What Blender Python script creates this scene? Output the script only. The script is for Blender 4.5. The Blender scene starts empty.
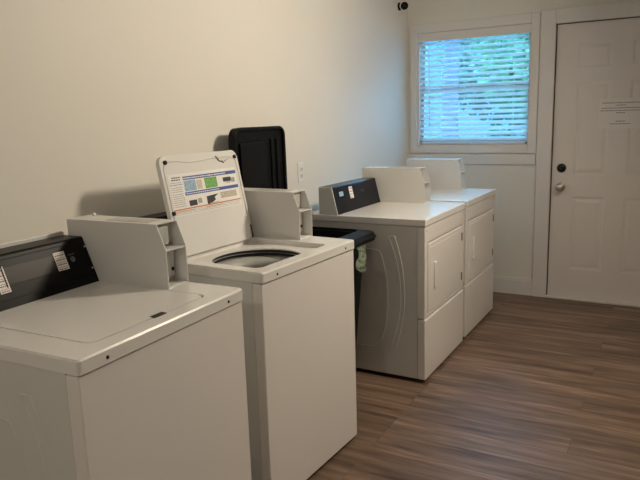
import bpy, bmesh, math, random
from mathutils import Vector, Matrix
random.seed(7)
S = bpy.context.scene
COL = S.collection

# ---------------------------------------------------------------- camera
CAM = Vector((1.9552, -0.8937, 1.4282)); YAW, PITCH, ROLL = [math.radians(a) for a in (29.2926, 10.8819, -1.7256)]
fw = Vector((-math.sin(YAW)*math.cos(PITCH), math.cos(YAW)*math.cos(PITCH), -math.sin(PITCH)))
rt = Vector((math.cos(YAW), math.sin(YAW), 0)); up = rt.cross(fw)
cr = rt*math.cos(ROLL)+up*math.sin(ROLL); cu = -rt*math.sin(ROLL)+up*math.cos(ROLL)
cd = bpy.data.cameras.new('camera'); cam = bpy.data.objects.new('camera', cd); COL.objects.link(cam)
cam.matrix_world = Matrix(((cr.x, cu.x, -fw.x, CAM.x), (cr.y, cu.y, -fw.y, CAM.y), (cr.z, cu.z, -fw.z, CAM.z), (0, 0, 0, 1)))
cd.sensor_width = 36; cd.lens = 634.02/640*36; cd.clip_start = .05
S.camera = cam

# ---------------------------------------------------------------- world, exposure
w = bpy.data.worlds.new('world'); S.world = w; w.use_nodes = True
nt = w.node_tree; nt.nodes.clear()
wo = nt.nodes.new('ShaderNodeOutputWorld'); bg = nt.nodes.new('ShaderNodeBackground')
tc = nt.nodes.new('ShaderNodeTexCoord'); sx = nt.nodes.new('ShaderNodeSeparateXYZ'); rp = nt.nodes.new('ShaderNodeValToRGB')
nt.links.new(tc.outputs['Generated'], sx.inputs[0]); nt.links.new(sx.outputs['Z'], rp.inputs[0])
rp.color_ramp.elements[0].color = (.11, .40, .72, 1); rp.color_ramp.elements[1].color = (.17, .56, 1, 1); rp.color_ramp.elements[1].position = .7
sk = rp.color_ramp.elements.new(.18); sk.color = (.11, .40, .72, 1)
nt.links.new(rp.outputs[0], bg.inputs[0])
mr = nt.nodes.new('ShaderNodeMapRange'); mr.inputs[1].default_value = .15; mr.inputs[2].default_value = .7; mr.inputs[3].default_value = 1.8; mr.inputs[4].default_value = 44.0
nt.links.new(sx.outputs['Z'], mr.inputs[0]); nt.links.new(mr.outputs[0], bg.inputs[1])
nt.links.new(bg.outputs[0], wo.inputs[0])
S.view_settings.view_transform = 'Standard'; S.view_settings.look = 'None'
S.view_settings.gamma = 1; S.view_settings.use_curve_mapping = False
S.view_settings.exposure = 0.25
LAMP_POWER = 29.5
LAMP_COLOR = (1.0, .875, .69)

# ---------------------------------------------------------------- materials
def mat(name, col, rough=.5, metal=0, spec=.5, bump=0, bscale=60, var=0, vscale=3, emit=None, es=1, coat=0, trans=None):
    m = bpy.data.materials.new(name); m.use_nodes = True; n = m.node_tree; b = n.nodes['Principled BSDF']
    b.inputs['Base Color'].default_value = (*col, 1); b.inputs['Roughness'].default_value = rough
    b.inputs['Metallic'].default_value = metal; b.inputs['Specular IOR Level'].default_value = spec
    if coat: b.inputs['Coat Weight'].default_value = coat; b.inputs['Coat Roughness'].default_value = .08
    t = n.nodes.new('ShaderNodeTexCoord')
    if bump:
        ns = n.nodes.new('ShaderNodeTexNoise'); ns.inputs['Scale'].default_value = bscale; ns.inputs['Detail'].default_value = 3
        n.links.new(t.outputs['Object'], ns.inputs['Vector'])
        bp = n.nodes.new('ShaderNodeBump'); bp.inputs['Strength'].default_value = bump; bp.inputs['Distance'].default_value = .01
        n.links.new(ns.outputs['Fac'], bp.inputs['Height']); n.links.new(bp.outputs[0], b.inputs['Normal'])
    if var:
        ns = n.nodes.new('ShaderNodeTexNoise'); ns.inputs['Scale'].default_value = vscale
        n.links.new(t.outputs['Object'], ns.inputs['Vector'])
        r = n.nodes.new('ShaderNodeValToRGB'); r.color_ramp.elements[0].position = .3; r.color_ramp.elements[1].position = .7
        r.color_ramp.elements[0].color = (*[c*(1-var) for c in col], 1); r.color_ramp.elements[1].color = (*[min(1, c*(1+var)) for c in col], 1)
        n.links.new(ns.outputs['Fac'], r.inputs[0]); n.links.new(r.outputs[0], b.inputs['Base Color'])
    if emit:
        b.inputs['Emission Color'].default_value = (*emit, 1); b.inputs['Emission Strength'].default_value = es
    return m
WALL = mat('wall_paint', (.765, .735, .67), .55, bump=.06, bscale=220, var=.012, vscale=1.2)
CEIL = mat('ceiling_paint', (.80, .79, .77), .8, bump=.1, bscale=120)
TRIM = mat('trim_paint', (.74, .71, .68), .38, bump=.02, bscale=80)
DOOR = mat('door_paint', (.76, .72, .69), .40, bump=.03, bscale=70)
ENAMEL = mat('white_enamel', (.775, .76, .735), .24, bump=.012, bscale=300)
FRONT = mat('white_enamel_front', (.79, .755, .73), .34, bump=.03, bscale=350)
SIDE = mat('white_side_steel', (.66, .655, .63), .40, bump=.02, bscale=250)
COINM = mat('coin_box_paint', (.69, .68, .66), .38, bump=.03, bscale=320)
BLACK = mat('black_plastic', (.009, .009, .009), .34, spec=.08, bump=.01, bscale=200)
NAVY = mat('blue_black_plastic', (.008, .009, .016), .3, spec=.2, bump=.01, bscale=200)
BLACKM = mat('black_moulded_plastic', (.007, .007, .007), .42, spec=.12, bump=.05, bscale=150)
DGREY = mat('dark_display_glass', (.022, .019, .017), .34, spec=.12)
DARK = mat('dark_gap', (.02, .018, .016), .8, var=.1)
GREYP = mat('grey_tub_plastic', (.45, .45, .43), .35, var=.03)
METAL = mat('brushed_steel', (.62, .61, .59), .28, 1, .5, bump=.02, bscale=150)
DMETAL = mat('dark_bronze_metal', (.02, .018, .016), .35, .6, .5, var=.1)
PAPER = mat('paper', (.86, .84, .82), .7, var=.01)
INK = mat('ink', (.04, .04, .05), .7, var=.05)
GREYINK = mat('grey_ink', (.38, .37, .36), .7, var=.1, vscale=200)
REDINK = mat('red_ink', (.6, .08, .05), .6, var=.1)
ORANGE = mat('orange_ink', (.62, .22, .07), .6, var=.05)
BLUE = mat('blue_ink', (.05, .10, .36), .5, var=.08, vscale=40)
GREEN = mat('green_ink', (.16, .42, .10), .5, var=.5, vscale=160)
LBLUE = mat('pale_blue_ink', (.30, .45, .62), .5, var=.3, vscale=120)
BEIGEINK = mat('pale_tan_ink', (.62, .55, .42), .5, var=.2, vscale=120)
RUBBER = mat('black_rubber', (.02, .02, .02), .7, var=.1)
WOODTH = mat('threshold_paint', (.70, .66, .62), .4, var=.03)
PLATE = mat('outlet_plastic', (.80, .78, .75), .35, var=.01)
BAG = mat('clear_plastic_bag', (.42, .50, .38), .15, var=.25, vscale=60)
WHITEPL = mat('white_camera_plastic', (.85, .85, .84), .35, var=.01)
BARK = mat('tree_bark', (.058, .048, .075), .9, bump=.6, bscale=12, var=.2, vscale=8)
def leafmat(name, a, b_):
    m = mat(name, a, .6, var=.0); n = m.node_tree; b = n.nodes['Principled BSDF']
    t = n.nodes.new('ShaderNodeTexCoord'); ns = n.nodes.new('ShaderNodeTexNoise'); ns.inputs['Scale'].default_value = 2.2; ns.inputs['Detail'].default_value = 4
    n.links.new(t.outputs['Object'], ns.inputs['Vector'])
    r = n.nodes.new('ShaderNodeValToRGB'); r.color_ramp.elements[0].position = .38; r.color_ramp.elements[1].position = .62
    r.color_ramp.elements[0].color = (*a, 1); r.color_ramp.elements[1].color = (*b_, 1)
    n.links.new(ns.outputs['Fac'], r.inputs[0]); n.links.new(r.outputs[0], b.inputs['Base Color'])
    tr = n.nodes.new('ShaderNodeBsdfTranslucent'); n.links.new(r.outputs[0], tr.inputs[0])
    mx = n.nodes.new('ShaderNodeMixShader'); mx.inputs[0].default_value = .45
    o = n.nodes['Material Output']; n.links.new(b.outputs[0], mx.inputs[1]); n.links.new(tr.outputs[0], mx.inputs[2]); n.links.new(mx.outputs[0], o.inputs[0])
    return m
LEAF = leafmat('green_leaves', (.025, .075, .035), (.12, .20, .085))
LEAF2 = leafmat('deep_green_leaves', (.014, .05, .034), (.06, .115, .075))
def slatmat():
    m = mat('blind_slat', (.86, .86, .86), .4); n = m.node_tree; b = n.nodes['Principled BSDF']
    t = n.nodes.new('ShaderNodeTexCoord'); ns = n.nodes.new('ShaderNodeTexNoise'); ns.inputs['Scale'].default_value = 9
    n.links.new(t.outputs['Object'], ns.inputs['Vector'])
    r = n.nodes.new('ShaderNodeValToRGB'); r.color_ramp.elements[0].color = (.80, .80, .80, 1); r.color_ramp.elements[1].color = (.88, .88, .88, 1)
    n.links.new(ns.outputs['Fac'], r.inputs[0]); n.links.new(r.outputs[0], b.inputs['Base Color'])
    tr = n.nodes.new('ShaderNodeBsdfTranslucent'); tr.inputs[0].default_value = (.92, .92, .92, 1)
    mx = n.nodes.new('ShaderNodeMixShader'); mx.inputs[0].default_value = .55
    o = n.nodes['Material Output']; n.links.new(b.outputs[0], mx.inputs[1]); n.links.new(tr.outputs[0], mx.inputs[2]); n.links.new(mx.outputs[0], o.inputs[0])
    return m
SLAT = slatmat()
def glassmat():
    m = bpy.data.materials.new('window_glass'); m.use_nodes = True; n = m.node_tree; n.nodes.clear()
    o = n.nodes.new('ShaderNodeOutputMaterial'); a = n.nodes.new('ShaderNodeBsdfTransparent'); g = n.nodes.new('ShaderNodeBsdfGlossy')
    g.inputs['Roughness'].default_value = .02; a.inputs[0].default_value = (.93, .97, .96, 1)
    f = n.nodes.new('ShaderNodeFresnel'); mx = n.nodes.new('ShaderNodeMixShader')
    n.links.new(f.outputs[0], mx.inputs[0]); n.links.new(a.outputs[0], mx.inputs[1]); n.links.new(g.outputs[0], mx.inputs[2]); n.links.new(mx.outputs[0], o.inputs[0])
    return m
GLASS = glassmat()
def floormat():
    m = bpy.data.materials.new('vinyl_plank_floor'); m.use_nodes = True; n = m.node_tree; b = n.nodes['Principled BSDF']; N = n.nodes.new; L = n.links.new
    t = N('ShaderNodeTexCoord')
    mp0 = N('ShaderNodeMapping'); mp0.inputs['Location'].default_value = (.35, .045, 0); L(t.outputs['Object'], mp0.inputs[0])
    br = N('ShaderNodeTexBrick'); br.offset = .37; br.offset_frequency = 3
    br.inputs['Scale'].default_value = 1; br.inputs['Brick Width'].default_value = 1.22; br.inputs['Row Height'].default_value = .150
    br.inputs['Mortar Size'].default_value = .0012; br.inputs['Mortar Smooth'].default_value = .3; br.inputs['Bias'].default_value = 0
    br.inputs['Color1'].default_value = (0, 0, 0, 1); br.inputs['Color2'].default_value = (1, 1, 1, 1); br.inputs['Mortar'].default_value = (.5, .5, .5, 1)
    L(mp0.outputs[0], br.inputs['Vector'])
    # each plank shifts the grain
    cb = N('ShaderNodeCombineXYZ'); mul = N('ShaderNodeMath'); mul.operation = 'MULTIPLY'; mul.inputs[1].default_value = 23
    L(br.outputs['Color'], mul.inputs[0]); L(mul.outputs[0], cb.inputs[0]); L(mul.outputs[0], cb.inputs[2])
    ad = N('ShaderNodeVectorMath'); L(t.outputs['Object'], ad.inputs[0]); L(cb.outputs[0], ad.inputs[1])
    mp = N('ShaderNodeMapping'); mp.inputs['Scale'].default_value = (1.3, 15, 1); L(ad.outputs[0], mp.inputs[0])
    n1 = N('ShaderNodeTexNoise'); n1.inputs['Scale'].default_value = 1.5; n1.inputs['Detail'].default_value = 6; n1.inputs['Roughness'].default_value = .62; n1.inputs['Distortion'].default_value = .4
    L(mp.outputs[0], n1.inputs['Vector'])
    mp2 = N('ShaderNodeMapping'); mp2.inputs['Scale'].default_value = (4, 120, 1); L(ad.outputs[0], mp2.inputs[0])
    n2 = N('ShaderNodeTexNoise'); n2.inputs['Scale'].default_value = 1.2; n2.inputs['Detail'].default_value = 3; L(mp2.outputs[0], n2.inputs['Vector'])
    ma = N('ShaderNodeMath'); ma.operation = 'MULTIPLY_ADD'; ma.inputs[1].default_value = .28; L(n2.outputs['Fac'], ma.inputs[0]); L(n1.outputs['Fac'], ma.inputs[2])
    sb = N('ShaderNodeMath'); sb.operation = 'MULTIPLY_ADD'; sb.inputs[1].default_value = .10; L(br.outputs['Color'], sb.inputs[0]); L(ma.outputs[0], sb.inputs[2])
    r = N('ShaderNodeValToRGB'); e = r.color_ramp.elements
    e[0].position = .42; e[0].color = (.056, .034, .023, 1); e[1].position = .92; e[1].color = (.34, .232, .165, 1)
    q = e.new(.60); q.color = (.132, .084, .058, 1); q = e.new(.76); q.color = (.215, .142, .100, 1)
    L(sb.outputs[0], r.inputs[0])
    mx = N('ShaderNodeMixRGB'); mx.blend_type = 'MIX'; mx.inputs[2].default_value = (.05, .032, .022, 1)
    fm = N('ShaderNodeMath'); fm.operation = 'MULTIPLY'; fm.inputs[1].default_value = .7; L(br.outputs['Fac'], fm.inputs[0])
    L(fm.outputs[0], mx.inputs[0]); L(r.outputs[0], mx.inputs[1]); L(mx.outputs[0], b.inputs['Base Color'])
    b.inputs['Roughness'].default_value = .5; b.inputs['Specular IOR Level'].default_value = .35
    bp = N('ShaderNodeBump'); bp.inputs['Strength'].default_value = .12; bp.inputs['Distance'].default_value = .004; L(ma.outputs[0], bp.inputs['Height']); L(bp.outputs[0], b.inputs['Normal'])
    return m
FLOOR = floormat()
PAVE = mat('pale_pavement', (.32, .34, .36), .9, var=.15, vscale=1.5)

# ---------------------------------------------------------------- mesh helpers
def merge(bm, t, mi=0, M=None, smooth=False):
    if M is not None: bmesh.ops.transform(t, matrix=M, verts=t.verts)
    bmesh.ops.recalc_face_normals(t, faces=t.faces)
    for f in t.faces: f.material_index = mi; f.smooth = smooth
    me = bpy.data.meshes.new('tmp'); t.to_mesh(me); t.free(); bm.from_mesh(me); bpy.data.meshes.remove(me)
def box(bm, x0, x1, y0, y1, z0, z1, bev=0, mi=0, M=None, seg=2):
    t = bmesh.new(); bmesh.ops.create_cube(t, size=1)
    for v in t.verts: v.co = Vector(((x0+x1)/2+v.co.x*(x1-x0), (y0+y1)/2+v.co.y*(y1-y0), (z0+z1)/2+v.co.z*(z1-z0)))
    if bev: bmesh.ops.bevel(t, geom=list(t.edges), offset=bev, segments=seg, affect='EDGES', profile=.5)
    merge(bm, t, mi, M)
def prism(bm, pts, axis, lo, hi, bev=0, mi=0, M=None):
    """pts: polygon in the two other axes (in x,y,z order); extruded along axis"""
    t = bmesh.new()
    def P(p, h):
        l = list(p); l.insert(axis, h); return Vector(l)
    a = [t.verts.new(P(p, lo)) for p in pts]; b = [t.verts.new(P(p, hi)) for p in pts]
    t.faces.new(a); t.faces.new(b); k = len(pts)
    for i in range(k): t.faces.new((a[i], a[(i+1) % k], b[(i+1) % k], b[i]))
    if bev: bmesh.ops.bevel(t, geom=list(t.edges), offset=bev, segments=2, affect='EDGES', profile=.5)
    merge(bm, t, mi, M)
def rrect(x0, x1, y0, y1, r, n=6):
    out = []
    for cx, cy, a0 in ((x1-r, y1-r, 0), (x0+r, y1-r, 90), (x0+r, y0+r, 180), (x1-r, y0+r, 270)):
        for i in range(n+1):
            a = math.radians(a0+90*i/n); out.append((cx+r*math.cos(a), cy+r*math.sin(a)))
    return out
def circ(cx, cy, r, n=48): return [(cx+r*math.cos(2*math.pi*i/n), cy+r*math.sin(2*math.pi*i/n)) for i in range(n)]
def tube(bm, pts, r, mi=0, n=8, M=None, closed=False):
    t = bmesh.new(); pts = [Vector(p) for p in pts]; rings = []; k = len(pts)
    for i, p in enumerate(pts):
        a = pts[(i-1) % k] if (i or closed) else p; b = pts[(i+1) % k] if (i < k-1 or closed) else p
        d = (b-a).normalized(); u = d.orthogonal().normalized()
        if rings:
            u = (pu - d*pu.dot(d)).normalized()
        pu = u; v = d.cross(u)
        rr = r[i] if isinstance(r, (list, tuple)) else r
        rings.append([t.verts.new(p+(u*math.cos(2*math.pi*j/n)+v*math.sin(2*math.pi*j/n))*rr) for j in range(n)])
    for i in range(k-1 if not closed else k):
        A, B = rings[i], rings[(i+1) % k]
        for j in range(n): t.faces.new((A[j], A[(j+1) % n], B[(j+1) % n], B[j]))
    if not closed: t.faces.new(rings[0]); t.faces.new(rings[-1])
    merge(bm, t, mi, M, True)
def lathe(bm, prof, O, A, mi=0, n=32, cap=True, smooth=True):
    """prof: (radius, height along A from O)"""
    t = bmesh.new(); O = Vector(O); A = Vector(A).normalized(); u = A.orthogonal().normalized(); v = A.cross(u); R = []
    for r, h in prof: R.append([t.verts.new(O+A*h+(u*math.cos(2*math.pi*j/n)+v*math.sin(2*math.pi*j/n))*r) for j in range(n)])
    for a, b in zip(R, R[1:]):
        for j in range(n): t.faces.new((a[j], a[(j+1) % n], b[(j+1) % n], b[j]))
    if cap: t.faces.new(R[0]); t.faces.new(R[-1])
    merge(bm, t, mi, None, smooth)
def ringfill(bm, outer, inner, z, mi=0):
    t = bmesh.new(); es = []
    for loop in (outer, inner):
        if not loop: continue
        vs = [t.verts.new((x, y, z)) for x, y in loop]
        es += [t.edges.new((vs[i], vs[(i+1) % len(vs)])) for i in range(len(vs))]
    bmesh.ops.triangle_fill(t, use_beauty=True, use_dissolve=False, edges=es, normal=(0, 0, 1))
    for f in t.faces:
        f.normal_update()
        if f.normal.z < 0: f.normal_flip()
        f.material_index = mi
    me = bpy.data.meshes.new('tmp'); t.to_mesh(me); t.free(); bm.from_mesh(me); bpy.data.meshes.remove(me)
def wallloop(bm, l0, z0, l1, z1, mi=0, smooth=False):
    a = [bm.verts.new((x, y, z0)) for x, y in l0]; b = [bm.verts.new((x, y, z1)) for x, y in l1]; k = len(a)
    for i in range(k):
        f = bm.faces.new((a[i], a[(i+1) % k], b[(i+1) % k], b[i])); f.material_index = mi; f.smooth = smooth
def BM(): return bmesh.new()
def obj(name, bm, mats, parent=None, label=None):
    me = bpy.data.meshes.new(name); bm.to_mesh(me); bm.free()
    for m in (mats if isinstance(mats, (list, tuple)) else [mats]): me.materials.append(m)
    o = bpy.data.objects.new(name, me); COL.objects.link(o)
    if parent is not None: o.parent = parent
    if label: o['label'] = label
    return o
def tag(o, label, cat, group=None):
    o['label'] = label; o['category'] = cat
    if group: o['group'] = group
    return o
def thing(name, label, cat, loc=(0, 0, 0), rz=0, group=None):
    o = bpy.data.objects.new(name, None); COL.objects.link(o); o.empty_display_size = .1
    o.location = loc; o.rotation_euler = (0, 0, rz); return tag(o, label, cat, group)
def struct(name, bm, m, parent=None):
    o = obj(name, bm, m, parent)
    if parent is None: o['kind'] = 'structure'
    return o

# ---------------------------------------------------------------- room
Y = 4.142; XR = 4.2; YF = -2.6; H = 2.44; WT = .14
b = BM(); box(b, -WT, XR+WT, YF-WT, Y+WT, -.1, 0); struct('floor', b, FLOOR)
b = BM(); box(b, -WT, XR+WT, YF-WT, Y+WT, H, H+.1); struct('ceiling', b, CEIL)
b = BM(); box(b, -WT, 0, YF-WT, Y+WT, 0, H); struct('wall_left', b, WALL)
b = BM(); box(b, XR, XR+WT, YF-WT, Y+WT, 0, H); struct('wall_right', b, WALL)
b = BM(); box(b, 0, XR, YF-WT, YF, 0, H); struct('wall_front', b, WALL)
# opening of the window and of the door in the far wall
wx0, wx1, wz0, wz1 = .085, .975, 1.165, 2.068
dx0, dx1, dz1 = 1.140, 2.040, 2.050
b = BM()
box(b, 0, wx0, Y, Y+WT, 0, H); box(b, wx0, wx1, Y, Y+WT, 0, wz0); box(b, wx0, wx1, Y, Y+WT, wz1, H)
box(b, wx1, dx0, Y, Y+WT, 0, H); box(b, dx0, dx1, Y, Y+WT, dz1, H); box(b, dx1, XR, Y, Y+WT, 0, H)
struct('wall_back', b, WALL)
b = BM(); box(b, .0, 1.040, Y-.016, Y, 0, .118, .003); box(b, 0, 1.040, Y-.012, Y, .112, .135, .004); struct('baseboard_back', b, TRIM)
b = BM(); box(b, 2.152, XR, Y-.016, Y, 0, .118, .003); box(b, 2.152, XR, Y-.012, Y, .112, .135, .004); struct('baseboard_back_right', b, TRIM)
b = BM(); box(b, 0, .016, YF, Y-.016, 0, .118, .003); box(b, 0, .012, YF, Y-.016, .112, .135, .004); struct('baseboard_left', b, TRIM)
# window casing, apron
b = BM()
box(b, .026, .085, Y-.018, Y, 1.118, 2.139, .003); box(b, .972, 1.034, Y-.018, Y, 1.118, 2.139, .003)
box(b, .085, .972, Y-.018, Y, 2.066, 2.139, .003); box(b, .085, .972, Y-.018, Y, 1.118, 1.168, .003)
struct('trim_1', b, TRIM)
b = BM(); box(b, .026, 1.030, Y-.014, Y, 1.030, 1.112, .003); struct('trim_2', b, TRIM)
# door casing
b = BM()
box(b, 1.0395, 1.146, Y-.024, Y, 0, 2.150, .004); box(b, 2.034, 2.15, Y-.024, Y, 0, 2.150, .004); box(b, 1.146, 2.034, Y-.024, Y, 2.045, 2.150, .004)
struct('trim_3', b, TRIM)
b = BM(); box(b, 1.140, 2.04, Y-.03, Y+WT, 0, .016, .005); struct('trim_4', b, WOODTH)
# window: frame, two sashes, panes
b = BM(); yy = Y+.070
for a in ((wx0, wx0+.012, wz0, wz1), (wx1-.012, wx1, wz0, wz1), (wx0, wx1, wz0, wz0+.02), (wx0, wx1, wz1-.02, wz1)): box(b, a[0], a[1], Y+.005, Y+WT, a[2], a[3], .002)
win = struct('window_1', b, TRIM)
mz = 1.615
for i, (za, zb, yo) in enumerate(((wz0+.02, mz+.018, 0), (mz-.018, wz1-.02, .022))):
    b = BM(); x0, x1 = wx0+.012, wx1-.012
    box(b, x0, x0+.022, yy+yo, yy+yo+.02, za, zb, .002); box(b, x1-.022, x1, yy+yo, yy+yo+.02, za, zb, .002)
    box(b, x0+.022, x1-.022, yy+yo, yy+yo+.02, za, za+.036, .002); box(b, x0+.022, x1-.022, yy+yo, yy+yo+.02, zb-.036, zb, .002)
    sash = obj('sash', b, TRIM, win)
    b = BM(); box(b, x0+.018, x1-.018, yy+yo+.008, yy+yo+.012, za+.03, zb-.03); obj('pane', b, GLASS, sash)
# door slab with six raised panels, hardware
b = BM(); DF = Y+.012
zr = [(.235, .795), (.955, 1.625), (1.728, 1.905)]; xc = [(1.300, 1.528), (1.655, 1.883)]
zs = [.018]+[z for p in zr for z in p]+[2.042]; xs = [1.152]+[x for p in xc for x in p]+[2.028]
box(b, 1.152, 2.028, DF+.006, DF+.042, .018, 2.042)
for i in range(len(xs)-1):
    for j in range(len(zs)-1):
        if i % 2 == 0 or j % 2 == 0: box(b, xs[i], xs[i+1], DF, DF+.007, zs[j], zs[j+1])
        else:
            # sloped moulding and raised field
            x0, x1, z0, z1 = xs[i], xs[i+1], zs[j], zs[j+1]; t = bmesh.new(); rings = []
            for d, yv in ((0, DF), (.014, DF+.004), (.022, DF+.004), (.042, DF+.0008)):
                rings.append([t.verts.new(p) for p in ((x0+d, yv, z0+d), (x1-d, yv, z0+d), (x1-d, yv, z1-d), (x0+d, yv, z1-d))])
            for A_, B_ in zip(rings, rings[1:]):
                for k in range(4): t.faces.new((A_[k], A_[(k+1) % 4], B_[(k+1) % 4], B_[k]))
            t.faces.new(rings[-1]); merge(b, t)
door = struct('door_1', b, DOOR)
b = BM(); lathe(b, [(.033, 0), (.033, .006), (.028, .010), (.014, .013), (.012, .030), (.018, .036), (.027, .046), (.029, .056), (.025, .066), (.012, .071)], (1.219, DF, .866), (0, -1, 0)); obj('door_knob', b, METAL, door, 'brushed metal round door knob')
b = BM(); lathe(b, [(.033, 0), (.033, .008), (.029, .014), (.012, .015)], (1.219, DF, 1.008), (0, -1, 0))
box(b, 1.215, 1.223, DF-.028, DF-.014, .992, 1.024, .002); obj('deadbolt', b, DMETAL, door, 'black round deadbolt')
b = BM(); box(b, 1.146, 1.152, Y+.004, Y+.05, .016, 2.045); box(b, 1.146, 2.034, Y+.004, Y+.05, 2.040, 2.045); box(b, 2.028, 2.034, Y+.004, Y+.05, .016, 2.045); obj('weatherstrip', b, mat('brown_weatherstrip', (.06, .035, .02), .8, var=.1), door, 'dark brown weatherstrip in the door gap')
b = BM(); box(b, dx0, dx1, Y+.10, Y+WT, 0, dz1); struct('door_2', b, DARK)

# notice on the door: a sheet of paper with centred lines of small print
b = BM(); sx0, sx1, sz0, sz1 = 1.458, 1.738, 1.292, 1.504; yp = DF-.0045
box(b, sx0, sx1, yp, yp+.0015, sz0, sz1)
def words(b, fn, x0, x1, z, h, mi, rnd):
    x = x0
    while x < x1-.004:
        wl = min(rnd.uniform(.006, .02), x1-x); fn(b, x, x+wl, z, z+h, mi); x += wl+.0035
rnd = random.Random(3)
def nfn(b, xa, xb, za, zb, mi): box(b, xa, xb, yp-.0005, yp, za, zb, mi=mi)
for (hw, z) in ((.122, 1.470), (.034, 1.453), (.125, 1.434), (.132, 1.416), (.028, 1.400), (.030, 1.341), (.068, 1.323)):
    words(b, nfn, 1.600-hw, 1.600+hw, z, .005, 1, rnd)
tag(obj('paper_notice', b, [mat('notice_paper', (.80, .77, .74), .7, var=.01), mat('faded_ink', (.18, .17, .16), .7, var=.05)]), 'white printed paper notice taped to the upper part of the white door', 'notice')

# ---------------------------------------------------------------- blind
bt = thing('window_blind', 'white horizontal slatted blind lowered over the window', 'blind', (0, 0, 0))
b = BM(); box(b, wx0+.022, wx1-.022, Y+.012, Y+.062, 2.005, 2.046, .003); obj('headrail', b, SLAT, bt)
b = BM(); box(b, wx0+.002, wx1-.002, Y-.012, Y+.004, 2.000, 2.064, .003); obj('valance', b, TRIM, bt)
b = BM(); ang = math.radians(30); nsl = 19
for k in range(nsl):
    zc = 1.985-k*.0418; hw = .024
    M = Matrix.Translation((0, Y+.037, zc)) @ Matrix.Rotation(ang, 4, 'X')
    t = bmesh.new(); prof = []
    for q in range(7):
        yv = -hw+2*hw*q/6; prof.append((yv, .0028*(1-(yv/hw)**2)))
    A1 = [t.verts.new((wx0+.008, y_, z_)) for y_, z_ in prof]+[t.verts.new((wx0+.008, y_, z_-.0022)) for y_, z_ in reversed(prof)]
    A2 = [t.verts.new((wx1-.008, v.co.y, v.co.z)) for v in A1]; n_ = len(A1)
    for i in range(n_): t.faces.new((A1[i], A1[(i+1) % n_], A2[(i+1) % n_], A2[i]))
    t.faces.new(A1); t.faces.new(A2); merge(b, t, 0, M)
obj('slats', b, SLAT, bt)
b = BM(); box(b, wx0+.026, wx1-.026, Y+.014, Y+.060, 1.187, 1.205, .004); obj('bottom_rail', b, mat('blind_rail', (.62, .62, .66), .4, var=.02), bt)
for xx in (.215, .53, .845):
    b = BM()
    for yo in (.0135, .0605): tube(b, [(xx, Y+yo, 2.01), (xx, Y+yo, 1.20)], .0009, n=5)
    obj('ladder_cord', b, SLAT, bt)
b = BM(); tube(b, [(.185, Y+.008, 2.0), (.185, Y+.006, 1.33)], .004); obj('tilt_wand', b, SLAT, bt)

# ---------------------------------------------------------------- appliance builders
# local frame: a = depth (0 at the front face, negative towards the wall), v = 0 at the side facing the camera
class F:
    def __init__(s, D, Wd): s.M = Matrix.Translation((D/2, -Wd/2, 0))
def place(front, D, Wd, rz, name, label, cat):
    ex = Vector((math.cos(rz), math.sin(rz), 0)); ey = Vector((-ex.y, ex.x, 0))
    return thing(name, label, cat, Vector((front[0], front[1], 0))-ex*D/2+ey*Wd/2, rz)
def ob(name, bm, mats, parent, fr, label=None):
    bmesh.ops.transform(bm, matrix=fr.M, verts=bm.verts); return obj(name, bm, mats, parent, label)
def screw(b, a, v, z, mi=0): lathe(b, [(.0046, 0), (.0046, .0012), (.0025, .0026)], (a, v, z), (1, 0, 0), mi, 12)

def coin_box(root, fr, zt, v0, ztop, da=0, wid=.098, label=None):
    v1 = v0+wid; a0 = -.628; th = .003; aF, aL, zs_ = -.239-da, -.207-da, zt+.122
    prof = [(a0, zt), (a0, ztop), (aF, ztop), (aL, zs_), (aL, zt)]
    b = BM()
    for s in (v0, v1-th): prism(b, prof, 1, s, s+th)
    box(b, a0, aF, v0+th, v1-th, ztop-th, ztop)                  # top
    box(b, a0, a0+th, v0+th, v1-th, zt, ztop-th)                 # back
    box(b, a0+th, aL-.004, v0+th, v1-th, zt, zt+.004)            # bottom
    box(b, aL-.062, aL-.059, v0+th, v1-th, zt+.004, ztop-th)     # recessed face plate
    c = ob('coin_box', b, COINM, root, fr, 'pale grey steel coin box with slanted open front' if label is None else label)
    b = BM(); box(b, aL-.058, aL-.001, v0+th+.0003, v1-th-.0003, zs_-.004, zs_, .0005); ob('shelf', b, COINM, c, fr)
    b = BM(); box(b, aL-.058, aL-.030, v0+.010, v0+.052, zs_+.012, ztop-.012, .002); ob('coin_slide', b, GREYP, c, fr)
    b = BM(); box(b, aL-.058, aL-.046, v0+.008, v1-.008, zt+.022, zs_-.010, .002); ob('coin_drawer', b, COINM, c, fr)
    b = BM(); lathe(b, [(.0065, 0), (.0065, .003), (.003, .0035)], (aL-.046, v1-.020, zt+.045), (1, 0, 0), 0, 16); ob('lock', b, DMETAL, c, fr, 'dark round lock')
    b = BM(); box(b, a0+.16, aF-.05, v0+.020, v1-.020, ztop, ztop+.0012, .0004); ob('top_plate', b, GREYP, c, fr)
    b = BM(); lathe(b, [(.007, 0), (.007, .006), (.003, .010)], (a0+.04, v1-.014, ztop), (0, 0, 1), 0, 14); ob('top_knob', b, PLATE, c, fr)
    return c

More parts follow.
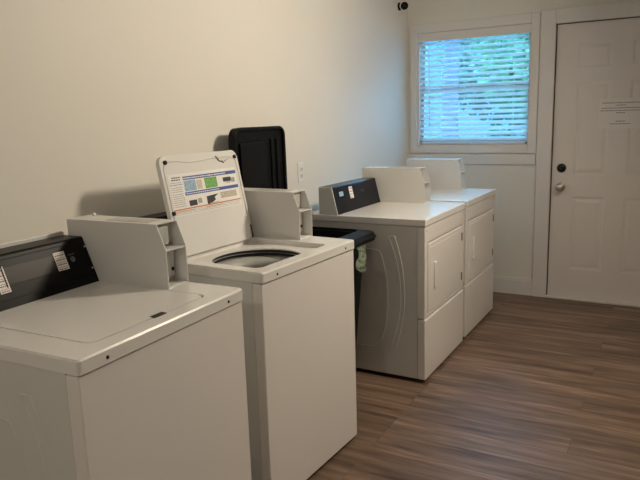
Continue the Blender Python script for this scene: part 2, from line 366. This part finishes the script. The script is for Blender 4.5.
def emboss(b, v, z0, D):
    """pressed ridges in a side panel: outer crescent and inner arched outline"""
    r = .0038; sg = 1 if v > .3 else -1; y = v-sg*.0012
    def arc(a_m, bulge, za, zb, n=20): return [(a_m+bulge*(1-((2*i/n)-1)**2), y, za+(zb-za)*i/n) for i in range(n+1)]
    outer = arc(-.170, .055, .175, .80); inner = arc(-.205, .068, .165, .80)
    tube(b, outer+list(reversed(inner)), r, closed=True, n=8)
    inn = arc(-.255, .045, .20, .715)
    lf = [(-.30, y, .722), (-.42, y, .722), (-.53, y, .715)]+[(-.545, y, z) for z in (.6, .4, .25)]+[(-.53, y, .172), (-.42, y, .165), (-.29, y, .170)]
    tube(b, inn+lf, r*.8, closed=True, n=8)

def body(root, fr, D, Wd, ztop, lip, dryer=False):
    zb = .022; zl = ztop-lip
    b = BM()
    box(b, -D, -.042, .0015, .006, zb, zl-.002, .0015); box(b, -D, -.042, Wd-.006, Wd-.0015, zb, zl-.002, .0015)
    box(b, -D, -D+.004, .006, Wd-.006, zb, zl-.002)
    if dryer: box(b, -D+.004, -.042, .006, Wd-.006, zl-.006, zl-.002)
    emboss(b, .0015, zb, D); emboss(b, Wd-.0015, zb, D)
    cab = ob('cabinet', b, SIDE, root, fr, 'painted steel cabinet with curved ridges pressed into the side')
    b = BM(); box(b, -D+.03, -.03, .015, Wd-.015, .012, zb+.01); ob('base', b, DARK, root, fr, 'dark recessed base')
    for a in (-D+.07, -.07):
        for v in (.06, Wd-.06):
            b = BM(); lathe(b, [(.022, 0), (.022, .008), (.010, .010), (.010, .020)], (a, v, 0), (0, 0, 1), 0, 16); ob('leveling_foot', b, RUBBER, root, fr)
    return cab

def console(root, fr, zt, Wc, prof, m, endm=None):
    """prof: bottom-front, top-front, top-back as (a, z)"""
    (ab, zb), (at, ztp), (ak, zk) = prof
    b = BM(); prism(b, [(ak, zt), (ab, zt), (ab, zb), (at, ztp-.004), (at-.005, ztp), (ak, zk)], 1, .004, Wc, .0015)
    c = ob('console', b, m, root, fr, 'black slanted control console')
    return c
def facemat(P0, P1):
    """matrix that maps (v, s, n) to points on the slanted face running from P0 to P1 (a,z), n outwards"""
    d = Vector((P1[0]-P0[0], 0, P1[1]-P0[1])).normalized(); nrm = Vector((0, 1, 0)).cross(d)
    if nrm.x < 0: nrm = -nrm
    return Matrix(((0, d.x, nrm.x, P0[0]), (1, 0, 0, 0), (0, d.z, nrm.z, P0[1]), (0, 0, 0, 1)))

def sticker(root, fr, M, v0, v1, s0, s1, n=4):
    b = BM(); box(b, v0, v1, s0, s1, 0, .0008, M=M); rr = random.Random(5)
    for k in range(n):
        s = s1-(k+.62)*(s1-s0)/n
        box(b, v0+.003, v1-.003, s+.004, s+.0054, .0008, .001, mi=1, M=M)
        x = v0+.004
        while x < v1-.006:
            l = rr.uniform(.003, .008); box(b, x, min(x+l, v1-.004), s-.003, s, .0008, .001, mi=2, M=M); x += l+.002
    return ob('price_sticker', b, [PAPER, REDINK, INK], root, fr, 'white price sticker with red and black print')

def washer(front, rz, lidv, openlid, label):
    D, Wd, zt, lip = .711, .651, .917, .037
    fr = F(D, Wd); root = place(front, D, Wd, rz, 'washing_machine', label, 'washing machine')
    body(root, fr, D, Wd, zt, lip)
    zl = zt-lip
    b = BM(); box(b, -.0415, 0, 0, Wd, .020, zl-.004, .004); ob('front_panel', b, FRONT, root, fr)
    # deck with rounded lip, recess and (under the lid) the round loading opening
    R = (-.435, -.048, lidv[0], lidv[1])
    b = BM(); o0 = rrect(-D, .006, -.003, Wd+.003, .012); o1 = rrect(-D+.004, .002, .001, Wd-.001, .010)
    rec = rrect(*R, .03); rec2 = rrect(R[0]+.002, R[1]-.002, R[2]+.002, R[3]-.002, .028); hole = circ(-.215, (lidv[0]+lidv[1])/2-.020, .178)
    ringfill(b, o1, rec, zt)
    wallloop(b, o1, zt, o0, zt-.005, smooth=False); wallloop(b, o0, zt-.005, o0, zl)
    wallloop(b, rec, zt, rec2, zt-.020); ringfill(b, rec2, hole, zt-.020); wallloop(b, hole, zt-.020, hole, zt-.025)
    ringfill(b, o0, hole, zl)
    bmesh.ops.recalc_face_normals(b, faces=b.faces)
    deck = ob('top_deck', b, ENAMEL, root, fr)
    for v in (.085, Wd-.080):
        b = BM(); screw(b, .006, v, zt-.022); ob('screw', b, DMETAL, deck, fr, 'small dark screw')
    cx, cy = -.215, (lidv[0]+lidv[1])/2-.020
    if openlid:
        b = BM()   # plastic balance ring and steel basket
        lathe(b, [(.200, -.054), (.184, -.052), (.160, -.056), (.140, -.066), (.136, -.085), (.160, -.125), (.200, -.135)], (cx, cy, zt), (0, 0, 1), 0, 48, cap=False); ob('balance_ring', b, mat('grey_ring_plastic', (.40, .40, .38), .4, var=.03), root, fr, 'grey plastic balance ring')
        b = BM(); lathe(b, [(.185, -.0255), (.186, -.050)], (cx, cy, zt), (0, 0, 1), 0, 48, cap=False); ob('gap_shade_skirt', b, RUBBER, root, fr, 'black skirt standing in for the shaded gap below the opening')  # black band drawn in place of the shade between deck and ring
        b = BM(); lathe(b, [(.205, -.130), (.205, -.50), (.19, -.52), (.02, -.525)], (cx, cy, zt), (0, 0, 1), 0, 48); ob('wash_basket', b, METAL, root, fr, 'perforated steel wash basket')
        b = BM(); lathe(b, [(.16, -.515), (.12, -.48), (.06, -.46), (.045, -.30), (.04, -.20), (.02, -.185), (.002, -.18)], (cx, cy, zt), (0, 0, 1), 0, 32)
        ob('agitator', b, PLATE, root, fr)
    # console
    prof = [(-.503, zt), (-.561, zt+.148), (-.648, zt+.148)]
    c = console(root, fr, zt, .554, prof, BLACK)
    M = facemat(prof[0], prof[1])
    b = BM(); box(b, .240, .412, .066, .120, .0, .0012, .0004, M=M); ob('display_window', b, DGREY, c, fr, 'dark glossy display window')
    b = BM(); box(b, .02, .545, .024, .0265, 0, .0015, M=M); box(b, .02, .545, .143, .1455, 0, .0015, M=M); box(b, .231, .235, .06, .13, 0, .0015, M=M); ob('console_ridge', b, BLACKM, c, fr)
    sticker(c, fr, M, .418, .460, .066, .126); sticker(c, fr, M, .206, .240, .046, .124, 5)
    b = BM(); lathe(b, [(.0095, 0), (.0095, .001)], M @ Vector((.484, .093, 0)), M.to_3x3() @ Vector((0, 0, 1)), 0, 20); box(b, .472, .496, .108, .111, 0, .001, M=M); ob('console_badge', b, mat('grey_badge', (.10, .10, .10), .4, var=.05), c, fr, 'small round grey badge')
    for s in (.049, .124):
        b = BM(); lathe(b, [(.0035, 0), (.0035, .0012)], M @ Vector((.547, s, 0)), M.to_3x3() @ Vector((0, 0, 1)), 0, 10); ob('screw', b, METAL, c, fr)
    b = BM(); box(b, -.668, -.650, .30, .556, zt-.01, zt+.160, .002); ob('back_plate', b, COINM, root, fr)
    coin_box(root, fr, zt, .5545, 1.120)
    # lid
    Wl = lidv[1]-lidv[0]-.008-(0 if openlid else .003); L = .392 if openlid else .377
    b = BM(); pts = rrect(0, L, 0, Wl, .028, 5)
    # lid local frame: x from hinge to front edge, y across, z up (outer face at +)
    prism(b, pts, 2, 0, .020, .004)
    if openlid:
        pass
    lid = obj('lid', b, ENAMEL, root)
    hinge = fr.M @ Vector((-.431, lidv[0]+.004, zt-.019))
    lid.location = hinge
    if openlid:
        lid.location = fr.M @ Vector((-.421, lidv[0]-.001, zt+.003))
        lid.rotation_euler = (0, -math.radians(90+11.5), 0)
    # lid inner side faces +x when open; local inner face is z=0, pointing -z
    if openlid:
        def ibox(b, s0, s1, t0, t1, mi=0, h=.0006, e=0):   # s across from the near edge, t up from the hinge
            box(b, t0, t1, s0, s1, -h-e, -e, mi=mi)
        b = BM()
        # white sheet
        def skew(s): return (s-.03)*(-.028)
        sh = BM()
        ibox(sh, .026, .424, .155, .318, 0)
        ibox(sh, .103, .424, .291, .305, 1, .0009)          # upper blue bar
        ibox(sh, .100, .424, .230, .243, 1, .0009)          # lower blue bar
        ibox(sh, .222, .296, .246, .289, 2, .0009)          # green picture
        ibox(sh, .104, .170, .246, .288, 3, .0009)
        ibox(sh, .175, .205, .248, .285, 6, .0009)
        ibox(sh, .335, .385, .262, .280, 4, .0009); ibox(sh, .350, .380, .254, .262, 6, .0009); ibox(sh, .385, .410, .256, .276, 5, .0009)
        ibox(sh, .112, .156, .187, .209, 4, .0009); ibox(sh, .162, .185, .192, .212, 5, .0009)
        prism(sh, [(.184, .214), (.214, .216), (.218, .290), (.206, .262), (.196, .268), (.188, .250), (.180, .222)], 2, -.0009, 0, 0, 4)
        ibox(sh, .228, .284, .180, .186, 6, .0009); ibox(sh, .300, .405, .196, .222, 6, .0007)
        ibox(sh, .026, .424, .177, .182, 7, .0009)          # orange rule
        r4 = random.Random(11)
        def ln(s0, s1, t, h, mi):
            x = s0
            while x < s1-.003:
                l = r4.uniform(.004, .014); ibox(sh, x, min(x+l, s1), t, t+h, mi, .0011); x += l+.0025
        for k in range(6): ln(.106+.012*(k % 3), .36, .2955, .0045, 8) if k == 0 else None
        ln(.106, .30, .2345, .0035, 8)
        ln(.045, .09, .302, .004, 4); ln(.040, .088, .293, .004, 4); ln(.030, .095, .274, .004, 3)
        for t in (.283, .264, .256, .248, .238, .230, .222, .214, .206, .198, .190): ln(.032, .093, t, .0025, 5)
        for t in (.217, .210, .203, .198): ln(.305, .402, t, .002, 5)
        for t in (.172, .166, .160): ln(.030, .418, t, .0018, 5)
        ln(.034, .14, .1705, .003, 7); ln(.200, .30, .1705, .003, 7)
        lab = obj('instruction_label', sh, [PAPER, BLUE, GREEN, LBLUE, INK, GREYINK, BEIGEINK, ORANGE, PAPER], lid, 'printed label with blue bars, pictures and an orange rule')
        b = BM()   # raised hem of the inner panel
        tube(b, [(.01, .014, -.001), (.34, .014, -.001), (.366, .024, -.001), (.368, .05, -.001), (.366, .10, -.001), (.358, .16, -.001), (.360, .22, -.001), (.366, .30, -.001), (.366, .40, -.001), (.352, Wl-.018, -.001), (.30, Wl-.013, -.001), (.01, Wl-.013, -.001)], .0020)
        obj('inner_hem', b, COINM, lid)
        for s, t in ((.028, .366), (Wl-.020, .362), (.016, .170)):
            b = BM(); lathe(b, [(.0085, 0), (.0085, .006), (.005, .009)], (t, s, 0), (0, 0, -1), 0, 16); obj('bumper', b, RUBBER, lid, 'small black rubber bumper')
        b = BM(); tube(b, [(.372, .318, -.002), (.361, .329, -.003), (.352, .334, -.002), (.350, .352, -.003), (.343, .361, -.002), (.350, .374, -.003), (.358, .398, -.002)], [.003, .004, .003, .004, .003, .003, .002]); obj('torn_sticker', b, GREYINK, lid, 'torn grey sticker residue')
        for s in (.012, Wl-.008):
            b = BM(); box(b, .002, .060, s-.004, s+.004, -.006, .0, .003); obj('hinge', b, DMETAL, lid, 'dark hinge arm')
    else:
        b = BM(); box(b, L-.010, L+.010, .215, .262, .0180, .0212, .001); obj('finger_notch', b, DARK, lid, 'dark finger notch at the front edge of the lid')
    return root

def dryer(front, rz, label, side_visible=True):
    D, Wd, zt, lip = .711, .683, .899, .038
    fr = F(D, Wd); root = place(front, D, Wd, rz, 'clothes_dryer', label, 'clothes dryer')
    body(root, fr, D, Wd, zt, lip, True)
    zl = zt-lip
    b = BM(); box(b, -D, .005, -.003, Wd+.003, zl, zt, .005, seg=3); ob('top_deck', b, ENAMEL, root, fr)
    # upper front panel with a recess for the door
    z0, z1 = .366, zl-.003; R = (.040, .650, .383, .772)
    b = BM()
    box(b, -.0415, -.010, 0, Wd, z0, z1, .003)
    box(b, -.012, 0, 0, R[0], z0, z1, .003); box(b, -.012, 0, R[1], Wd, z0, z1, .003)
    box(b, -.012, 0, R[0]-.002, R[1]+.002, z0, R[2], .003); box(b, -.012, 0, R[0]-.002, R[1]+.002, R[3], z1, .003)
    fp = ob('front_panel', b, FRONT, root, fr)
    for v in (.022, Wd-.022):
        b = BM(); screw(b, 0, v, .838); ob('screw', b, METAL, fp, fr)
    # door
    b = BM(); box(b, -.010, .003, R[0]+.005, R[1]-.005, R[2]+.004, R[3]-.009, .004)
    box(b, .002, .0045, R[0]+.030, R[1]-.045, R[2]+.028, R[3]-.032, .0012)
    d = ob('door', b, FRONT, root, fr)
    b = BM(); box(b, .004, .016, .126, .154, .505, .652, .005, seg=3); ob('door_handle', b, PLATE, d, fr, 'bright white vertical pull')
    for z in (.700, .455):
        b = BM(); box(b, .0035, .0075, R[1]-.026, R[1]-.012, z-.024, z+.024, .001); ob('hinge', b, mat('worn_hinge_metal', (.28, .26, .24), .5, .5, .5, var=.1), d, fr, 'dark hinge plate')
    b = BM(); box(b, -.0415, .004, 0, Wd, .020, .358, .006, seg=3); ob('lower_panel', b, FRONT, root, fr)
    prof = [(-.504, zt), (-.540, zt+.152), (-.622, zt+.152)]
    c = console(root, fr, zt, .576, prof, NAVY)
    b = BM(); prism(b, [(-.622, zt), (-.505, zt), (-.541, zt+.151), (-.622, zt+.151)], 1, -.0015, .004, .0008); ob('end_cap', b, ENAMEL, c, fr, 'white end cap')
    M = facemat(prof[0], prof[1])
    b = BM(); box(b, .054, .125, .088, .130, 0, .001, mi=0, M=M)
    box(b, .066, .115, .096, .122, .001, .0014, mi=1, M=M); ob('coin_display', b, [BLACKM, LBLUE], c, fr, 'small pale digital display')
    sticker(c, fr, M, .193, .236, .070, .138)
    b = BM(); box(b, .200, .400, .1465, .1485, 0, .001, M=M); ob('console_stripe', b, mat('blue_stripe', (.05, .10, .35), .3, var=.05), c, fr, 'thin blue stripe')
    b = BM(); box(b, .335, .385, .100, .106, 0, .0006, M=M); box(b, .345, .375, .090, .094, 0, .0006, M=M); ob('console_badge', b, mat('dim_blue_badge', (.04, .045, .09), .35, var=.05), c, fr, 'faint blue badge')
    coin_box(root, fr, zt, .5765, 1.112, .006, .104)
    return root

washer((.8251, 0.0), .0329, (.088, .545), False, 'white top-loading washer nearest the camera, lid closed, black console with price stickers')
washer((.7521, .8347), -.0491, (.050, .516), True, 'white top-loading washer with its lid raised, showing an instruction label')
dryer((.8549, 2.1754), -.0053, 'white dryer standing next to the black trash cart, dark console visible')
dryer((.8522, 2.9303), -.0097, 'white dryer at the far end of the row, under the window')

# ---------------------------------------------------------------- trash cart with its lid open against the wall
ct = thing('trash_cart', 'black plastic trash cart with open lid between washer and dryer', 'trash can', (.37, 1.83, 0))
def tz(x0, x1, y0, y1, z, r=.05): return [(x, y, z) for x, y in rrect(x0, x1, y0, y1, r, 5)]
b = BM(); loops = [tz(.17, .51, 1.64, 2.05, .05), tz(.13, .572, 1.59, 2.09, .80), tz(.13, .574, 1.585, 2.09, .832), tz(.145, .535, 1.60, 2.065, .832), tz(.145, .53, 1.605, 2.06, .80), tz(.185, .495, 1.655, 2.035, .065)]
vs = [[b.verts.new(p) for p in l] for l in loops]
for A_, B_ in zip(vs, vs[1:]):
    for k in range(len(A_)): b.faces.new((A_[k], A_[(k+1) % len(A_)], B_[(k+1) % len(A_)], B_[k]))
b.faces.new(vs[0]); b.faces.new(vs[-1]); bmesh.ops.recalc_face_normals(b, faces=b.faces)
for v in b.verts: v.co -= Vector((.37, 1.83, 0))
obj('bin_body', b, BLACKM, ct)
b = BM(); CT = Vector((.37, 1.83, 0))
# flared rim: wide sloping front lip, narrower sides
lo = [tz(.120, .612, 1.570, 2.125, .795, .06), tz(.118, .622, 1.565, 2.130, .815, .06), tz(.122, .607, 1.572, 2.120, .838, .055), tz(.150, .535, 1.605, 2.075, .846, .04), tz(.150, .530, 1.610, 2.070, .815, .04), tz(.125, .560, 1.585, 2.08, .795, .05)]
vs = [[b.verts.new(Vector(p)-CT) for p in l] for l in lo]
for A_, B_ in zip(vs, vs[1:]+vs[:1]):
    for k in range(len(A_)): b.faces.new((A_[k], A_[(k+1) % len(A_)], B_[(k+1) % len(A_)], B_[k]))
bmesh.ops.recalc_face_normals(b, faces=b.faces); obj('rim', b, BLACKM, ct)
for yv in (1.60, 2.07):
    b = BM(); lathe(b, [(.03, 0), (.095, .004), (.10, .02), (.095, .038), (.03, .042)], Vector((.20, yv-.021+(-.03 if yv < 1.8 else .03), .10))-CT, (0, 1, 0), 0, 28); obj('wheel', b, RUBBER, ct)
b = BM(); tube(b, [Vector((.20, 1.57, .10))-CT, Vector((.20, 2.10, .10))-CT], .01); obj('axle', b, METAL, ct)
b = BM(); tube(b, [Vector(p)-CT for p in ((.125, 1.62, .83), (.10, 1.62, .845), (.095, 1.65, .85), (.095, 2.02, .85), (.10, 2.05, .845), (.125, 2.05, .83))], .013); obj('handle_bar', b, BLACKM, ct)
# lid: shell leaning on the wall, ribbed underside facing the room
lz0, lz1, ly0, ly1 = .855, 1.392, 1.592, 2.052
tilt = Matrix.Translation(Vector((.104, 0, .855))-Vector((CT.x, CT.y, 0))) @ Matrix.Rotation(math.radians(-.6), 4, 'Y')
hL = .537
b = BM(); out = rrect(ly0, ly1, 0, hL, .045, 6)
prism(b, out, 0, -.028, -.006, .004, M=tilt)
ring = [(0, y_, z_) for y_, z_ in rrect(ly0+.008, ly1-.008, .008, hL-.008, .04, 6)]
tube(b, ring, .0105, M=tilt, closed=True)
cl = obj('cart_lid', b, BLACKM, ct, 'black moulded lid standing open against the wall')
b = BM(); prism(b, [(ly0+.05, .03), (ly0+.05, hL-.075), (ly1-.17, hL-.065), (ly1-.20, .245), (ly0+.05, .215), (ly0+.05, .03)][:5], 0, -.010, .008, .003, M=tilt)
prism(b, [(ly0+.05, .03), (ly0+.05, .195), (ly1-.20, .225), (ly1-.165, .03)], 0, -.010, .004, .003, M=tilt)
obj('lid_raised_panel', b, BLACKM, cl)
b = BM()
for yv in (ly1-.135, ly1-.085): box(b, -.010, .006, yv, yv+.022, .03, hL-.06, .005, M=tilt)
obj('lid_rib', b, BLACKM, cl)
# strip of crumpled clear plastic caught under the rim
b = BM(); rb = random.Random(4); grid = []
for i in range(9):
    row = []
    for j in range(6):
        z = .793-.140*i/8; y_ = 1.885+.100*j/5+rb.uniform(-.003, .003)+(.012*math.sin(i*.9))
        row.append(b.verts.new((.600+rb.uniform(0, .014)+.008*math.sin(j*2+i), y_, z)))
    grid.append(row)
for i in range(8):
    for j in range(5): b.faces.new((grid[i][j], grid[i][j+1], grid[i+1][j+1], grid[i+1][j]))
r_ = bmesh.ops.solidify(b, geom=list(b.faces), thickness=.002)
bmesh.ops.recalc_face_normals(b, faces=b.faces)
tag(obj('plastic_bag', b, BAG), 'crumpled greenish clear plastic hanging below the trash cart rim', 'plastic bag')

# ---------------------------------------------------------------- outlet, security camera, ceiling lamp
o = thing('wall_outlet', 'white duplex outlet plate on the left wall above the trash cart', 'outlet', (0, 2.378, 1.112))
b = BM(); box(b, 0, .006, -.036, .036, -.059, .059, .003); obj('cover_plate', b, PLATE, o)
for z in (-.020, .020):
    b = BM(); box(b, .005, .009, -.016, .016, z-.014, z+.014, .003); rc = obj('socket', b, PLATE, o)
    b = BM(); box(b, .0088, .0093, -.008, -.005, z-.004, z+.007); box(b, .0088, .0093, .005, .008, z-.004, z+.006); lathe(b, [(.0025, 0), (.0025, .0005)], (.0088, 0, z-.009), (1, 0, 0), 0, 10); obj('socket_slots', b, DARK, rc, 'dark slots')
sc = thing('security_camera', 'small white security camera with black lens near the wall corner', 'security camera', (0, 3.96, 2.262))
b = BM(); lathe(b, [(.030, 0), (.030, .008), (.022, .014)], (0, 0, 0), (1, 0, 0), 0, 24); obj('mount', b, BLACKM, sc, 'dark mounting base')
b = BM(); tube(b, [(.010, 0, 0), (.030, -.004, -.004), (.040, -.010, .0)], .009); obj('bracket', b, WHITEPL, sc)
dirc = Vector((.50, -.82, -.26)).normalized()
b = BM(); lathe(b, [(.012, -.032), (.026, -.026), (.033, -.010), (.034, .010), (.031, .016)], Vector((.046, -.008, .002)), dirc, 0, 28); hs = obj('housing', b, WHITEPL, sc)
b = BM(); lathe(b, [(.0295, .0162), (.0295, .019), (.024, .0205), (.013, .0195)], Vector((.046, -.008, .002)), dirc, 0, 28); obj('lens_face', b, BLACK, sc, 'black lens face')
b = BM(); lathe(b, [(.010, .0196), (.009, .022), (.004, .0235)], Vector((.046, -.008, .002)), dirc, 0, 20); obj('lens', b, DGREY, sc)

LAMP = Vector((2.12, 2.15, 2.30)); aim = Vector((-1, -.40, -.50)).normalized()
cl_ = thing('ceiling_floodlight', 'adjustable round floodlight hanging from the ceiling, aimed at the machines', 'lamp', (LAMP.x, LAMP.y, H))
b = BM(); lathe(b, [(.06, 0), (.06, -.020), (.05, -.026)], (0, 0, 0), (0, 0, 1), 0, 32); tube(b, [(.0, 0, -.02), (.03, 0, -.12), (.03, 0, -.19)], .010); obj('mount', b, METAL, cl_)
b = BM(); O_ = Vector((0, 0, LAMP.z-H)); lathe(b, [(.05, -.10), (.10, -.085), (.155, -.02), (.160, .0), (.150, .0), (.140, -.012), (.02, -.016)], O_, aim, 0, 40); obj('reflector', b, METAL, cl_)
b = BM(); lathe(b, [(.139, -.011), (.10, -.004), (.004, -.002)], O_, aim, 0, 40)
obj('diffuser', b, mat('lamp_diffuser', (.9, .88, .82), .4, emit=LAMP_COLOR, es=6, var=.01), cl_)
ld = bpy.data.lights.new('lamp_light', 'AREA'); ld.shape = 'DISK'; ld.size = .27; ld.energy = LAMP_POWER; ld.color = LAMP_COLOR
lo_ = bpy.data.objects.new('lamp_light', ld); COL.objects.link(lo_); lo_.parent = cl_; lo_.location = O_+aim*.004
lo_.rotation_euler = aim.to_track_quat('-Z', 'Y').to_euler()

rl = thing('ceiling_lamp', 'small round flush ceiling lamp at the rear of the room', 'lamp', (1.5, -1.75, H))
b = BM(); lathe(b, [(.15, 0), (.15, -.022), (.135, -.028)], (0, 0, 0), (0, 0, 1), 0, 40); obj('lamp_base', b, METAL, rl)
b = BM(); lathe(b, [(.130, -.0285), (.125, -.045), (.09, -.058), (.04, -.064), (.004, -.065)], (0, 0, 0), (0, 0, 1), 0, 40)
obj('diffuser', b, mat('rear_lamp_diffuser', (.9, .88, .82), .4, emit=(1, .93, .82), es=2, var=.01), rl)
ld = bpy.data.lights.new('rear_lamp_light', 'AREA'); ld.shape = 'DISK'; ld.size = .24; ld.energy = 11; ld.color = (1, .92, .80)
lo_ = bpy.data.objects.new('rear_lamp_light', ld); COL.objects.link(lo_); lo_.parent = rl; lo_.location = (0, 0, -.072)

# ---------------------------------------------------------------- outdoors
b = BM(); box(b, -14, 16, Y+WT, Y+24, -.75, -.6); o = struct('outdoor_ground', b, PAVE)
def tree(name, x, y, h, tr, crown, n, m, label, seed, group=None, leafsize=.09):
    t = thing(name, label, 'tree' if tr else 'bush', (x, y, -.6), 0, group); R_ = random.Random(seed)
    if tr:
        b = BM(); pts = [(R_.uniform(-.04, .04)*i, R_.uniform(-.04, .04)*i, h*i/6) for i in range(7)]
        tube(b, pts, [tr*(1.15-.09*i) for i in range(7)], n=12)
        for k in range(5):
            a = R_.uniform(0, 6.28); z = h*R_.uniform(.5, .9); tube(b, [(0, 0, z), (.5*math.cos(a), .5*math.sin(a), z+.5), (1.1*math.cos(a), 1.1*math.sin(a), z+.8)], [tr*.4, tr*.25, tr*.1], n=6)
        obj('trunk', b, BARK, t)
    b = BM()
    for (cx, cy, cz, rx, ry, rz_) in crown:
        for k in range(int(n/len(crown))):
            while True:
                p = Vector((R_.uniform(-1, 1), R_.uniform(-1, 1), R_.uniform(-1, 1)))
                if p.length <= 1 and p.length > .45: break
            c = Vector((cx+p.x*rx, cy+p.y*ry, cz+p.z*rz_)); s = leafsize*R_.uniform(.6, 1.4)
            u = Vector((R_.gauss(0, 1), R_.gauss(0, 1), R_.gauss(0, 1))).normalized(); v = u.orthogonal().normalized()
            q = [b.verts.new(c+u*s), b.verts.new(c+v*s*.5), b.verts.new(c-u*s), b.verts.new(c-v*s*.5)]; b.faces.new(q)
    obj('foliage', b, m, t)
tree('large_tree', -.95, Y+4.1, 7, .125, [(0, 0, 5.2, 1.6, 1.4, 1.2)], 700, LEAF, 'tree with a thick pale trunk seen through the left part of the blind', 1)
tree('leafy_tree', .15, Y+5.2, 5.0, .10, [(0, 0, 3.1, 1.1, 1.0, 1.3), (.4, .2, 2.6, 1.0, .9, .8)], 3600, LEAF, 'bright green leafy tree seen through the right part of the blind', 2)
tree('dense_tree', -.9, Y+8.4, 5.5, .12, [(0, 0, 3.4, 1.7, 1.2, 1.7)], 3800, LEAF2, 'deeper green tree standing behind the others outside the window', 3)
tree('low_bush', -.35, Y+6.6, 0, 0, [(0, 0, .95, 1.3, .5, .9)], 1800, LEAF2, 'low green bush outside below the leafy tree', 5)
